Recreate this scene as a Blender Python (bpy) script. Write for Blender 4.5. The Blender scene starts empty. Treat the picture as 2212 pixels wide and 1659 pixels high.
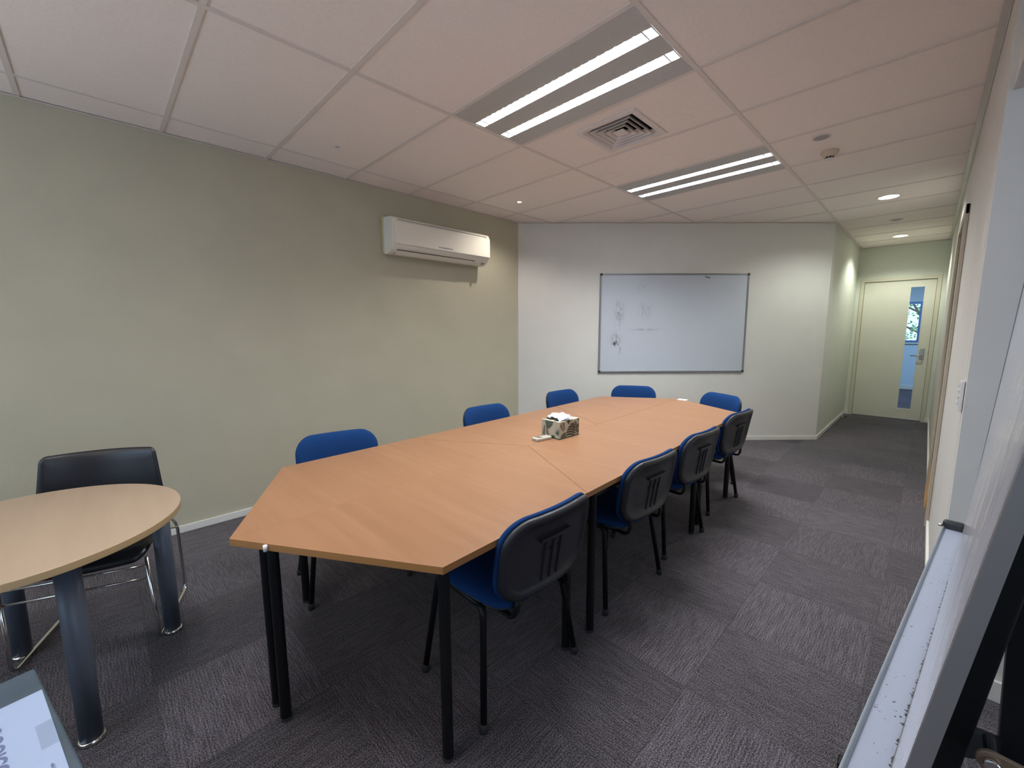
import bpy, bmesh, math, random
from mathutils import Vector, Matrix, noise
C = bpy.context.scene.collection
SC = bpy.context.scene
R = math.radians
PI = math.pi

# ------------------------------------------------------------------ camera
yaw, pitch, roll = -.7902, -.1296, -.0033
f = Vector((math.sin(yaw)*math.cos(pitch), math.cos(yaw)*math.cos(pitch), math.sin(pitch)))
r = f.cross(Vector((0, 0, 1))).normalized(); u = r.cross(f)
rr = math.cos(roll)*r + math.sin(roll)*u; uu = -math.sin(roll)*r + math.cos(roll)*u
M = Matrix((rr, uu, -f)).transposed().to_4x4(); M.translation = Vector((3.3378, -1.6141, 1.415))
cd = bpy.data.cameras.new('camera'); cam = bpy.data.objects.new('camera', cd); C.objects.link(cam)
cam.matrix_world = M; cd.sensor_width = 36; cd.lens = 36*899.28/2212; cd.clip_start = .02; cd.clip_end = 100
SC.camera = cam
# ------------------------------------------------------------------ world, exposure
SC.view_settings.view_transform = 'Standard'; SC.view_settings.look = 'None'
SC.view_settings.gamma = 1; SC.view_settings.use_curve_mapping = False
SC.view_settings.exposure = 0.42
w = bpy.data.worlds.new('world'); SC.world = w; w.use_nodes = True
w.node_tree.nodes['Background'].inputs[0].default_value = (.50, .72, 1, 1)
w.node_tree.nodes['Background'].inputs[1].default_value = 1.6

def area(name, loc, rot, sx, sy, power, col, spread=PI):
    l = bpy.data.lights.new(name, 'AREA'); l.shape = 'RECTANGLE'; l.size = sx; l.size_y = sy
    l.energy = power; l.color = col; l.spread = spread
    o = bpy.data.objects.new(name, l); C.objects.link(o); o.location = loc; o.rotation_euler = rot; return o
def spot(name, loc, power, ang, blend, col, rad=.03, rot=(0, 0, 0)):
    l = bpy.data.lights.new(name, 'SPOT'); l.energy = power; l.spot_size = R(ang); l.spot_blend = blend
    l.color = col; l.shadow_soft_size = rad
    o = bpy.data.objects.new(name, l); C.objects.link(o); o.location = loc; o.rotation_euler = rot; return o
TUBE = (.93, .97, 1.0)
# fill lights added out of view: behind the camera, beside it, beyond the corridor door
area('back_daylight_fill', (1.4, -4.12, 1.55), (R(90), 0, 0), 3.0, 1.4, 9, (.62, .84, 1.0))  # cool daylight fill added at an unseen opening in the back wall
area('ceiling_fill', (1.9, -4.10, 1.75), (R(146), 0, 0), 3.0, .5, 26, (1.0, .88, .80), R(95))  # warm upward fill added to brighten the ceiling, no blind behind it
area('side_daylight_fill', (5.1, -1.6, 1.5), (R(90), 0, R(90)), 2.0, 1.4, 3.5, (.80, .87, 1.0))  # weak fill added at an unseen opening in the alcove side
area('office_fill', (2.9, 9.6, 2.66), (0, 0, 0), 1.2, .6, 60, (.50, .72, 1.0))  # unseen bluish fill added to brighten the room behind the glass strip
for y0, pw in ((0, 18.5), (1.8, 21), (-1.8, 11)):
    for dy in (.2025, .415):
        area('tube_light', (1.804, y0+dy, 2.705), (0, 0, 0), 1.12, .05, pw, TUBE, R(146))
spot('downlight_beam', (.30, 1.508, 2.668), 19, 140, .7, (1, .93, .84), .02)
spot('downlight_beam', (2.904, 3.963, 2.70), 75, 150, .6, (.95, 1, .93), .05)
spot('downlight_beam', (2.882, 6.39, 2.70), 80, 135, .5, (.95, 1, .90), .05)

# ------------------------------------------------------------------ materials
def newmat(name):
    m = bpy.data.materials.new(name); m.use_nodes = True
    return m, m.node_tree.nodes, m.node_tree.links, m.node_tree.nodes['Principled BSDF']
def pbr(name, col, rough=.6, metal=0, spec=.5, var=0, vscale=30, bump=0, bscale=200, coat=0, detail=3):
    m, N, L, b = newmat(name)
    b.inputs['Base Color'].default_value = (*col, 1); b.inputs['Roughness'].default_value = rough
    b.inputs['Metallic'].default_value = metal; b.inputs['Specular IOR Level'].default_value = spec
    b.inputs['Coat Weight'].default_value = coat
    tc = N.new('ShaderNodeTexCoord')
    if var:
        n = N.new('ShaderNodeTexNoise'); n.inputs['Scale'].default_value = vscale; n.inputs['Detail'].default_value = detail
        L.new(tc.outputs['Object'], n.inputs['Vector'])
        mr = N.new('ShaderNodeMapRange'); mr.inputs[1].default_value = .3; mr.inputs[2].default_value = .7
        mr.inputs[3].default_value = 1-var; mr.inputs[4].default_value = 1+var; L.new(n.outputs['Fac'], mr.inputs[0])
        mx = N.new('ShaderNodeVectorMath'); mx.operation = 'SCALE'; mx.inputs[0].default_value = col
        L.new(mr.outputs[0], mx.inputs['Scale']); L.new(mx.outputs[0], b.inputs['Base Color'])
    if bump:
        n = N.new('ShaderNodeTexNoise'); n.inputs['Scale'].default_value = bscale; n.inputs['Detail'].default_value = 2
        L.new(tc.outputs['Object'], n.inputs['Vector'])
        bp = N.new('ShaderNodeBump'); bp.inputs['Strength'].default_value = bump; bp.inputs['Distance'].default_value = .002
        L.new(n.outputs['Fac'], bp.inputs['Height']); L.new(bp.outputs[0], b.inputs['Normal'])
    return m
def emis(name, col, s):
    m, N, L, b = newmat(name)
    b.inputs['Base Color'].default_value = (*col, 1)
    b.inputs['Emission Color'].default_value = (*col, 1); b.inputs['Emission Strength'].default_value = s
    return m
def math_(N, L, op, a, b=None, c=None):
    n = N.new('ShaderNodeMath'); n.operation = op
    for i, x in enumerate((a, b, c)):
        if x is None: continue
        if isinstance(x, (int, float)): n.inputs[i].default_value = x
        else: L.new(x, n.inputs[i])
    return n.outputs[0]

M_sage = pbr('sage_wall_paint', (.45, .422, .315), .62, var=.03, vscale=3, bump=.25, bscale=260)
M_cream = pbr('cream_wall_paint', (.63, .62, .575), .62, var=.02, vscale=3, bump=.25, bscale=260)
M_corr = pbr('corridor_wall_paint', (.60, .62, .53), .6, var=.02, vscale=3, bump=.2, bscale=260)
M_white = pbr('white_wall_paint', (.62, .585, .54), .6, var=.02, vscale=3, bump=.2, bscale=260)
M_skirt = pbr('skirting_gloss_white', (.68, .67, .62), .35)
M_tile = pbr('ceiling_tile', (.90, .815, .76), .9, var=.025, vscale=90, bump=.5, bscale=500)
M_tbar = pbr('ceiling_t_bar', (.72, .65, .605), .5, bump=.05)
M_tbarw = pbr('perimeter_angle_metal', (.62, .60, .57), .28, metal=.35)
M_frame = pbr('door_frame_paint', (.55, .52, .40), .45)
M_door = pbr('door_paint', (.60, .59, .49), .45, var=.02, vscale=4)
M_door2 = pbr('side_door_frame_paint', (.46, .39, .30), .45)
M_gap = pbr('dark_gap', (.05, .035, .03), .8)
M_troffer = pbr('perforated_grey_metal', (.50, .49, .475), .45, metal=.2, var=.10, vscale=420, detail=0)
M_louvre = pbr('louvre_white', (.8, .82, .86), .25, metal=.5)
M_black = pbr('black_plastic', (.017, .018, .021), .42, bump=.25, bscale=900)
M_shell = pbr('chair_shell_black_plastic', (.018, .019, .025), .27, bump=.35, bscale=900)
M_bsteel = pbr('black_powder_steel', (.005, .005, .006), .45, spec=.25)
M_blue = pbr('blue_wool_fabric', (.0075, .038, .135), .95, spec=.15, var=.16, vscale=500, bump=.8, bscale=900)
M_chrome = pbr('chrome', (.75, .73, .70), .12, metal=1)
M_leather = pbr('black_leather', (.010, .010, .013), .34, spec=.5, bump=.15, bscale=400)
M_slate = pbr('slate_leg_enamel', (.080, .092, .120), .42)
M_crate = pbr('slate_blue_plastic', (.052, .072, .092), .5, var=.15, vscale=9)
M_paper = pbr('white_paper', (.27, .325, .45), .8)
M_ink = pbr('grey_ink', (.10, .12, .22), .8)
M_tape = pbr('clear_tape', (.10, .15, .18), .15)
M_tape.node_tree.nodes['Principled BSDF'].inputs['Alpha'].default_value = .08
M_alu = pbr('aluminium', (.50, .51, .54), .35, metal=.8)
M_alud = pbr('grey_board_frame', (.17, .165, .17), .45, metal=.3)
M_ac = pbr('cream_ac_plastic', (.80, .76, .66), .38)
M_acside = pbr('yellowed_ac_plastic', (.62, .50, .28), .45)
M_acgrey = pbr('ac_grey', (.30, .29, .28), .4)
M_det = pbr('beige_plastic', (.60, .50, .38), .5)
M_darkvoid = pbr('dark_void', (.02, .02, .03), .9)
M_ring = pbr('white_ring', (.72, .67, .62), .4)
M_grille = pbr('speaker_grille_grey', (.40, .38, .39), .6)
M_lamp = emis('lamp_glow', (1, 1, .96), 14)
M_tube = emis('tube_glow', (.93, .97, 1), 9)
M_satin = pbr('satin_steel', (.36, .36, .34), .32, metal=.9)
M_card = pbr('brown_cardboard', (.42, .24, .10), .8, var=.12, vscale=14)
M_switch = pbr('switch_white', (.66, .65, .66), .3)
M_bronze = pbr('bronze_lever', (.30, .20, .13), .38, metal=.5)
M_tissue = pbr('tissue_paper', (.44, .46, .53), .9)
M_box = pbr('tissue_box_card', (.42, .38, .30), .6)
M_leaf = pbr('leaf_print_green', (.022, .060, .040), .6)
M_leaf2 = pbr('leaf_print_brown', (.040, .040, .022), .6)
M_remote = pbr('remote_cream', (.46, .42, .34), .4)
M_lcd = pbr('remote_screen', (.13, .12, .10), .3)
M_edge = pbr('beech_edge_band', (.33, .155, .05), .4)
M_edge2 = pbr('pale_edge_band', (.43, .29, .15), .4)
M_black_void = pbr('black_rubber', (.02, .02, .02), .8)
M_bark = pbr('bark', (.12, .09, .06), .9)
M_leafs = pbr('tree_foliage', (.18, .32, .10), .8)

def wood(name, c1, c2, sc=(1.6, 26, 1), amt=.5):
    m, N, L, b = newmat(name)
    tc = N.new('ShaderNodeTexCoord'); mp = N.new('ShaderNodeMapping'); mp.inputs['Scale'].default_value = sc
    L.new(tc.outputs['Object'], mp.inputs[0])
    n = N.new('ShaderNodeTexNoise'); n.inputs['Scale'].default_value = 1.0; n.inputs['Detail'].default_value = 5
    n.inputs['Distortion'].default_value = .6; L.new(mp.outputs[0], n.inputs['Vector'])
    n2 = N.new('ShaderNodeTexNoise'); n2.inputs['Scale'].default_value = 5; n2.inputs['Detail'].default_value = 3
    L.new(mp.outputs[0], n2.inputs['Vector'])
    fac = math_(N, L, 'MULTIPLY_ADD', n.outputs['Fac'], 1.5, -.25)
    fac = math_(N, L, 'MULTIPLY_ADD', n2.outputs['Fac'], amt, math_(N, L, 'ADD', fac, -.25))
    cr = N.new('ShaderNodeValToRGB'); cr.color_ramp.elements[0].color = (*c1, 1); cr.color_ramp.elements[1].color = (*c2, 1)
    cr.color_ramp.elements[0].position = .2; cr.color_ramp.elements[1].position = .8
    L.new(fac, cr.inputs[0]); L.new(cr.outputs[0], b.inputs['Base Color'])
    b.inputs['Roughness'].default_value = .38; b.inputs['Specular IOR Level'].default_value = .4
    return m
M_wood = wood('beech_laminate', (.42, .21, .10), (.52, .28, .14))
M_wood2 = wood('pale_beech_laminate', (.325, .235, .163), (.35, .255, .178), (2, 18, 1), .3)

def carpet():
    m, N, L, b = newmat('carpet_tiles')
    tc = N.new('ShaderNodeTexCoord'); sp = N.new('ShaderNodeSeparateXYZ'); L.new(tc.outputs['Object'], sp.inputs[0])
    gx = math_(N, L, 'DIVIDE', math_(N, L, 'ADD', sp.outputs[0], -.262), .5)
    gy = math_(N, L, 'DIVIDE', math_(N, L, 'ADD', sp.outputs[1], -.42), .5)
    ix = math_(N, L, 'FLOOR', gx); iy = math_(N, L, 'FLOOR', gy)
    par = math_(N, L, 'FLOORED_MODULO', math_(N, L, 'ADD', ix, iy), 2)
    def comb(x, y, z=0):
        c = N.new('ShaderNodeCombineXYZ')
        for i, v in enumerate((x, y, z)):
            if isinstance(v, (int, float)): c.inputs[i].default_value = v
            else: L.new(v, c.inputs[i])
        return c.outputs[0]
    def noi(vec, s, d=2):
        n = N.new('ShaderNodeTexNoise'); n.inputs['Scale'].default_value = s; n.inputs['Detail'].default_value = d
        L.new(vec, n.inputs['Vector']); return n.outputs['Fac']
    wn = N.new('ShaderNodeTexWhiteNoise'); wn.noise_dimensions = '2D'; L.new(comb(ix, iy), wn.inputs['Vector'])
    rnd = wn.outputs['Value']
    def streak(px, py):
        a = noi(comb(math_(N, L, 'MULTIPLY', px, 125), math_(N, L, 'MULTIPLY', py, 11), math_(N, L, 'MULTIPLY', rnd, 30)), 1, 3)
        return a
    sx = streak(sp.outputs[1], sp.outputs[0]); sy = streak(sp.outputs[0], sp.outputs[1])
    mx = N.new('ShaderNodeMix'); L.new(par, mx.inputs[0]); L.new(sx, mx.inputs[2]); L.new(sy, mx.inputs[3])
    st = mx.outputs[0]
    fine = noi(tc.outputs['Object'], 230, 2)
    broad = noi(tc.outputs['Object'], 2.2, 3)
    def rib(p, q):
        ph = math_(N, L, 'MULTIPLY_ADD', p, 2*PI/.0105, math_(N, L, 'MULTIPLY', noi(comb(math_(N, L, 'MULTIPLY', p, 18), math_(N, L, 'MULTIPLY', q, 14), rnd), 1, 2), 9))
        return math_(N, L, 'SINE', ph)
    mr_ = N.new('ShaderNodeMix'); L.new(par, mr_.inputs[0]); L.new(rib(sp.outputs[1], sp.outputs[0]), mr_.inputs[2]); L.new(rib(sp.outputs[0], sp.outputs[1]), mr_.inputs[3])
    v = math_(N, L, 'MULTIPLY_ADD', st, .75, -.36)
    v = math_(N, L, 'MULTIPLY_ADD', mr_.outputs[0], .085, v)
    v = math_(N, L, 'MULTIPLY_ADD', fine, 2.7, v); v = math_(N, L, 'ADD', v, -1.06)
    v = math_(N, L, 'MAXIMUM', v, 0.02)
    k = math_(N, L, 'MULTIPLY_ADD', rnd, .44, .74); k = math_(N, L, 'MULTIPLY', k, math_(N, L, 'MULTIPLY_ADD', broad, .5, .75))
    # thin seams between the tiles
    fx = math_(N, L, 'FRACT', gx); fy = math_(N, L, 'FRACT', gy)
    ex = math_(N, L, 'GREATER_THAN', math_(N, L, 'MINIMUM', math_(N, L, 'MINIMUM', fx, math_(N, L, 'SUBTRACT', 1, fx)), math_(N, L, 'MINIMUM', fy, math_(N, L, 'SUBTRACT', 1, fy))), .005)
    k = math_(N, L, 'MULTIPLY', k, math_(N, L, 'MULTIPLY_ADD', ex, .25, .75))
    cr = N.new('ShaderNodeValToRGB'); L.new(v, cr.inputs[0])
    cr.color_ramp.elements[0].position = .1; cr.color_ramp.elements[0].color = (.028, .022, .026, 1)
    cr.color_ramp.elements[1].position = .85; cr.color_ramp.elements[1].color = (.205, .178, .197, 1)
    s = N.new('ShaderNodeVectorMath'); s.operation = 'SCALE'; L.new(cr.outputs[0], s.inputs[0]); L.new(k, s.inputs['Scale'])
    L.new(s.outputs[0], b.inputs['Base Color']); b.inputs['Roughness'].default_value = 1
    b.inputs['Specular IOR Level'].default_value = .1; b.inputs['Sheen Weight'].default_value = .15
    bp = N.new('ShaderNodeBump'); bp.inputs['Strength'].default_value = .8; bp.inputs['Distance'].default_value = .004
    L.new(v, bp.inputs['Height']); L.new(bp.outputs[0], b.inputs['Normal'])
    return m
M_carpet = carpet()

def board_mat(name, col, marks, rough=.16, streaks=False):
    """glossy enamel with worn marker smudges: marks = (x, z, sx, sz, strength) in object space"""
    m, N, L, b = newmat(name)
    tc = N.new('ShaderNodeTexCoord'); sp = N.new('ShaderNodeSeparateXYZ'); L.new(tc.outputs['Object'], sp.inputs[0])
    n = N.new('ShaderNodeTexNoise'); n.inputs['Scale'].default_value = 26; n.inputs['Detail'].default_value = 4
    mp = N.new('ShaderNodeMapping'); mp.inputs['Scale'].default_value = (2.2, 1, .8); L.new(tc.outputs['Object'], mp.inputs[0])
    L.new(mp.outputs[0], n.inputs['Vector'])
    tot = None
    for (x, z, sx, sz, st) in marks:
        dx = math_(N, L, 'DIVIDE', math_(N, L, 'SUBTRACT', sp.outputs[0], x), sx)
        dz = math_(N, L, 'DIVIDE', math_(N, L, 'SUBTRACT', sp.outputs[2], z), sz)
        d = math_(N, L, 'ADD', math_(N, L, 'MULTIPLY', dx, dx), math_(N, L, 'MULTIPLY', dz, dz))
        g = math_(N, L, 'MULTIPLY', math_(N, L, 'EXPONENT', math_(N, L, 'MULTIPLY', d, -1)), st)
        tot = g if tot is None else math_(N, L, 'ADD', tot, g)
    nn = N.new('ShaderNodeMapRange'); L.new(n.outputs['Fac'], nn.inputs[0]); nn.inputs[1].default_value = .38; nn.inputs[2].default_value = .62
    fac = math_(N, L, 'MULTIPLY', tot, nn.outputs[0]) if tot is not None else None
    mx = N.new('ShaderNodeMix'); mx.data_type = 'RGBA'
    mx.inputs[6].default_value = (*col, 1); mx.inputs[7].default_value = (.05, .05, .055, 1)
    if fac is not None: L.new(fac, mx.inputs[0])
    else: mx.inputs[0].default_value = 0
    L.new(mx.outputs[2], b.inputs['Base Color']); b.inputs['Roughness'].default_value = rough
    b.inputs['Specular IOR Level'].default_value = .5
    return m

# ------------------------------------------------------------------ mesh helpers
def obj(name, bm, mat, parent=None, smooth=False, bevel=0, seg=2, loc=None):
    me = bpy.data.meshes.new(name)
    bmesh.ops.recalc_face_normals(bm, faces=bm.faces)
    bm.to_mesh(me); bm.free()
    for m_ in (mat if isinstance(mat, (list, tuple)) else [mat]): me.materials.append(m_)
    if smooth:
        me.polygons.foreach_set('use_smooth', [True]*len(me.polygons))
    o = bpy.data.objects.new(name, me); C.objects.link(o)
    if parent: o.parent = parent
    if loc: o.location = loc
    if bevel:
        b = o.modifiers.new('bevel', 'BEVEL'); b.width = bevel; b.segments = seg; b.limit_method = 'ANGLE'; b.angle_limit = R(40)
        if smooth or seg > 1:
            me.polygons.foreach_set('use_smooth', [True]*len(me.polygons))
            wn = o.modifiers.new('wn', 'WEIGHTED_NORMAL'); wn.keep_sharp = True
    return o
def thing(name, label, cat, loc=(0, 0, 0), rz=0, group=None):
    o = bpy.data.objects.new(name, None); C.objects.link(o); o.empty_display_size = .1
    o.location = loc; o.rotation_euler = (0, 0, rz); o['label'] = label; o['category'] = cat
    if group: o['group'] = group
    return o
def tag(o, label, cat, group=None):
    o['label'] = label; o['category'] = cat
    if group: o['group'] = group
    return o
def struct(o, label=None):
    o['kind'] = 'structure'
    if label: o['label'] = label
    return o
def box(bm, x0, x1, y0, y1, z0, z1, mi=0):
    vs = [bm.verts.new((x, y, z)) for x in (x0, x1) for y in (y0, y1) for z in (z0, z1)]
    for q in ((0, 1, 3, 2), (4, 6, 7, 5), (0, 4, 5, 1), (2, 3, 7, 6), (0, 2, 6, 4), (1, 5, 7, 3)):
        bm.faces.new([vs[i] for i in q]).material_index = mi
    return bm
def BX(*a, mi=0): return box(bmesh.new(), *a, mi=mi)
def hexa(bm, lo, hi, mi=0):
    """solid between two quads (lists of 4 points)"""
    a = [bm.verts.new(p) for p in lo]; b = [bm.verts.new(p) for p in hi]
    bm.faces.new(a[::-1]).material_index = mi; bm.faces.new(b).material_index = mi
    for i in range(len(a)):
        j = (i+1) % len(a); bm.faces.new((a[i], a[j], b[j], b[i])).material_index = mi
    return bm
def prism(bm, pts, z0, z1, mi=0, side_mi=None):
    a = [bm.verts.new((x, y, z0)) for x, y in pts]; b = [bm.verts.new((x, y, z1)) for x, y in pts]
    bm.faces.new(a[::-1]).material_index = mi; bm.faces.new(b).material_index = mi
    for i in range(len(a)):
        j = (i+1) % len(a); bm.faces.new((a[i], a[j], b[j], b[i])).material_index = mi if side_mi is None else side_mi
    return bm
def tube(bm, pts, ra, rb=None, n=12, closed=False, up=Vector((1, 0, 0)), cap=True, mi=0):
    """swept ellipse (ra along `up`-ish axis, rb across)"""
    rb = rb or ra; pts = [Vector(p) for p in pts]; rings = []
    K = len(pts)
    for i, p in enumerate(pts):
        if closed: t = pts[(i+1) % K]-pts[i-1]
        else: t = pts[min(i+1, K-1)]-pts[max(i-1, 0)]
        t.normalize()
        a = (up-t*up.dot(t))
        if a.length < .05: a = Vector((0, 1, 0))-t*t.y
        a.normalize(); b = t.cross(a)
        rings.append([bm.verts.new(p+a*ra*math.cos(2*PI*k/n)+b*rb*math.sin(2*PI*k/n)) for k in range(n)])
    m = K if closed else K-1
    for i in range(m):
        A, B = rings[i], rings[(i+1) % K]
        for k in range(n):
            bm.faces.new((A[k], A[(k+1) % n], B[(k+1) % n], B[k])).material_index = mi
    if cap and not closed:
        bm.faces.new(rings[0][::-1]).material_index = mi; bm.faces.new(rings[-1]).material_index = mi
    return bm
def arc_pts(pts, rad=.03, n=5):
    """round the corners of a polyline"""
    pts = [Vector(p) for p in pts]; out = [pts[0]]
    for i in range(1, len(pts)-1):
        a, b, c = pts[i-1], pts[i], pts[i+1]
        d = min(rad, (a-b).length*.45, (c-b).length*.45)
        p0 = b+(a-b).normalized()*d; p2 = b+(c-b).normalized()*d
        for k in range(n+1):
            t = k/n; out.append((1-t)**2*p0+2*t*(1-t)*b+t*t*p2)
    out.append(pts[-1]); return out
def lathe(bm, prof, n=28, c=(0, 0, 0), mi=0):
    rings = []
    for (rad, z) in prof:
        if rad < 1e-5: rings.append([bm.verts.new((c[0], c[1], c[2]+z))])
        else: rings.append([bm.verts.new((c[0]+rad*math.cos(2*PI*k/n), c[1]+rad*math.sin(2*PI*k/n), c[2]+z)) for k in range(n)])
    for A, B in zip(rings, rings[1:]):
        for k in range(n):
            q = (k+1) % n
            if len(A) == 1 and len(B) == 1: continue
            if len(A) == 1: fc = (A[0], B[q], B[k])
            elif len(B) == 1: fc = (A[k], A[q], B[0])
            else: fc = (A[k], A[q], B[q], B[k])
            bm.faces.new(fc).material_index = mi
    return bm
def rrect(a, b, rad, n=8, m=9):
    rad = min(rad, a*.999, b*.999); out = []
    for cx, cy, s in ((a-rad, b-rad, 0), (-a+rad, b-rad, 90), (-a+rad, -b+rad, 180), (a-rad, -b+rad, 270)):
        for k in range(n+1):
            t = R(s+90*k/n); out.append((cx+rad*math.cos(t), cy+rad*math.sin(t)))
    res = []
    for i, p in enumerate(out):
        res.append(p); q = out[(i+1) % len(out)]
        if i % (n+1) == n:
            for k in range(1, m): res.append((p[0]+(q[0]-p[0])*k/m, p[1]+(q[1]-p[1])*k/m))
    return res
def cushion(a, b, rad, prof, fn, n=8):
    """closed pad: prof = [(inset, depth)...] from one face centre round the rim to the other; fn maps (x, y, d) to 3D"""
    bm = bmesh.new(); rings = []
    for (ins, d) in prof:
        ring = [bm.verts.new(fn(x, y, d)) for x, y in rrect(max(a-ins, .002), max(b-ins, .002), max(rad-ins*.6, .002), n)]
        rings.append(ring)
    for A, B in zip(rings, rings[1:]):
        K = len(A)
        for k in range(K): bm.faces.new((A[k], A[(k+1) % K], B[(k+1) % K], B[k]))
    bm.faces.new(rings[0][::-1]); bm.faces.new(rings[-1])
    return bm
def dup(root, loc, rz, label, group=None):
    q = root.copy(); C.objects.link(q); q.location = loc; q.rotation_euler = (0, 0, rz); q['label'] = label
    if group: q['group'] = group
    for ch in list(root.children):
        c = ch.copy(); C.objects.link(c); c.parent = q
        for g in ch.children:
            d = g.copy(); C.objects.link(d); d.parent = c
    return q

# ------------------------------------------------------------------ room shell
H = 2.677
XL = -.29
FA = (-.29, 2.09); FB = (2.375, 4.838)           # ends of the angled wall
YD = 7.2                                         # wall with the corridor door
XC = 2.375
def XR(y): return 3.445-.0075*y                  # right-hand wall line
YB = -4.2
struct(obj('floor', BX(-.45, 5.4, YB-.1, 11.9, -.06, 0), M_carpet))
fl2 = None
# ceiling as loose tiles with openings for the fittings
def hole_cell(bm, x0, x1, y0, y1, hole, z):
    edges = []
    def loop(pts):
        vs = [bm.verts.new((x, y, z)) for x, y in pts]
        for i in range(len(vs)): edges.append(bm.edges.new((vs[i], vs[(i+1) % len(vs)])))
    loop([(x0, y0), (x1, y0), (x1, y1), (x0, y1)]); loop(hole)
    bmesh.ops.triangle_fill(bm, use_beauty=True, edges=edges)
def circ(cx, cy, rad, n=28): return [(cx+rad*math.cos(2*PI*k/n), cy+rad*math.sin(2*PI*k/n)) for k in range(n)]
ZT = 2.682
troffers = [(1.2, 0.0), (1.2, 1.8), (1.2, -1.8)]
holes = {(1, 1): [(1.61, .74), (1.97, .74), (1.97, 1.10), (1.61, 1.10)], (0, 2): circ(.30, 1.508, .022),
         (0, -1): circ(.297, -.303, .016), (2, 6): circ(2.904, 3.963, .075), (2, 10): circ(2.882, 6.39, .075)}
bm = bmesh.new()
for i in range(-1, 5):
    for j in range(-8, 20):
        x0, x1, y0, y1 = i*1.2, (i+1)*1.2, j*.6, (j+1)*.6
        if any(abs(x0-a) < .01 and abs(y0-b) < .01 for a, b in troffers): continue
        if (i, j) in holes: hole_cell(bm, x0, x1, y0, y1, holes[(i, j)], ZT)
        else:
            vs = [bm.verts.new(p+(ZT,)) for p in ((x0, y0), (x1, y0), (x1, y1), (x0, y1))]; bm.faces.new(vs)
geom = bmesh.ops.extrude_face_region(bm, geom=bm.faces[:])
bmesh.ops.translate(bm, verts=[v for v in geom['geom'] if isinstance(v, bmesh.types.BMVert)], vec=(0, 0, .012))
struct(obj('ceiling', bm, M_tile))
bm = bmesh.new()
for i in range(0, 5):
    box(bm, i*1.2-.012, i*1.2+.012, YB, 11.8, H, ZT-.0005)
for j in range(-6, 20):
    for i in range(-1, 5):
        a = max(i*1.2+.012, XL); b = min((i+1)*1.2-.012, 5.3)
        if b > a: box(bm, a, b, j*.6-.012, j*.6+.012, H+.001, ZT-.0005)
struct(obj('trim_1', bm, M_tbar), 'grey ceiling grid bars between the tiles')
bm = BX(-.5, 5.5, YB-.1, 12, 2.95, 3.0); struct(obj('trim_2', bm, M_black_void), 'slab above the ceiling tiles')
# left wall and angled wall
struct(obj('wall_left', BX(XL-.12, XL, YB, 2.09, 0, 2.70), M_sage))
def along(p, q, t0, t1, d0, d1):
    """quad in plan along p->q between distances t0,t1 with offsets d0,d1 to the left of the direction"""
    p = Vector(p); q = Vector(q); e = (q-p).normalized(); n = Vector((-e.y, e.x))
    return [tuple(p+e*t0+n*d0), tuple(p+e*t1+n*d0), tuple(p+e*t1+n*d1), tuple(p+e*t0+n*d1)]
LEN = math.dist(FA, FB)
struct(obj('wall_far', prism(bmesh.new(), [FA, FB, (FB[0], FB[1]+.14), (FA[0]-.12, FA[1]+.05), (FA[0]-.12, FA[1])], 0, 2.70), M_cream))
struct(obj('wall_corridor', BX(XC-.1, XC, FB[1]+.145, YD, 0, 2.70), M_corr))
# end wall with door opening 2.44..3.33
dx0, dx1, dz = 2.475, 3.295, 2.145
bm = bmesh.new(); box(bm, XC-.1, dx0-.045, YD, YD+.1, 0, 2.70); box(bm, dx1+.045, 3.60, YD, YD+.1, 0, 2.70); box(bm, dx0-.045, dx1+.045, YD, YD+.1, dz+.045, 2.70)
struct(obj('wall_end', bm, M_corr))
# right wall with side door opening
sy0, sy1, sz = 2.56, 3.46, 2.16
def wseg(bm, y0, y1, z0, z1, d0=0, d1=.1, mi=0):
    return hexa(bm, [(XR(y0)+d0, y0, z0), (XR(y0)+d1, y0, z0), (XR(y1)+d1, y1, z0), (XR(y1)+d0, y1, z0)],
                [(XR(y0)+d0, y0, z1), (XR(y0)+d1, y0, z1), (XR(y1)+d1, y1, z1), (XR(y1)+d0, y1, z1)], mi)
bm = bmesh.new(); wseg(bm, .8, sy0, 0, 2.70); wseg(bm, sy1, YD-.002, 0, 2.70); wseg(bm, sy0, sy1, sz, 2.70)
struct(obj('wall_right', bm, M_white))
# header over the opening beside the camera, and the return wall of that opening
struct(obj('wall_header', BX(XR(-1), XR(-1)+.12, YB, .70, 2.225, 2.70), M_white))
struct(obj('wall_return', BX(XR(.7), 5.3, .70, .80, 0, 2.70), M_white))
# alcove side and back walls, out of view, with openings added to admit sky light
bm = bmesh.new(); box(bm, 5.2, 5.3, YB, -2.7, 0, 2.7); box(bm, 5.2, 5.3, -.5, .70, 0, 2.7); box(bm, 5.2, 5.3, -2.7, -.5, 0, .8); box(bm, 5.2, 5.3, -2.7, -.5, 2.25, 2.7)
struct(obj('wall_side', bm, M_white))
bm = bmesh.new(); box(bm, XL-.12, -.15, YB-.1, YB, 0, 2.7); box(bm, 2.95, 5.3, YB-.1, YB, 0, 2.7); box(bm, -.15, 2.95, YB-.1, YB, 0, .85); box(bm, -.15, 2.95, YB-.1, YB, 2.25, 2.7)
struct(obj('wall_back', bm, M_cream))
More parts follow.
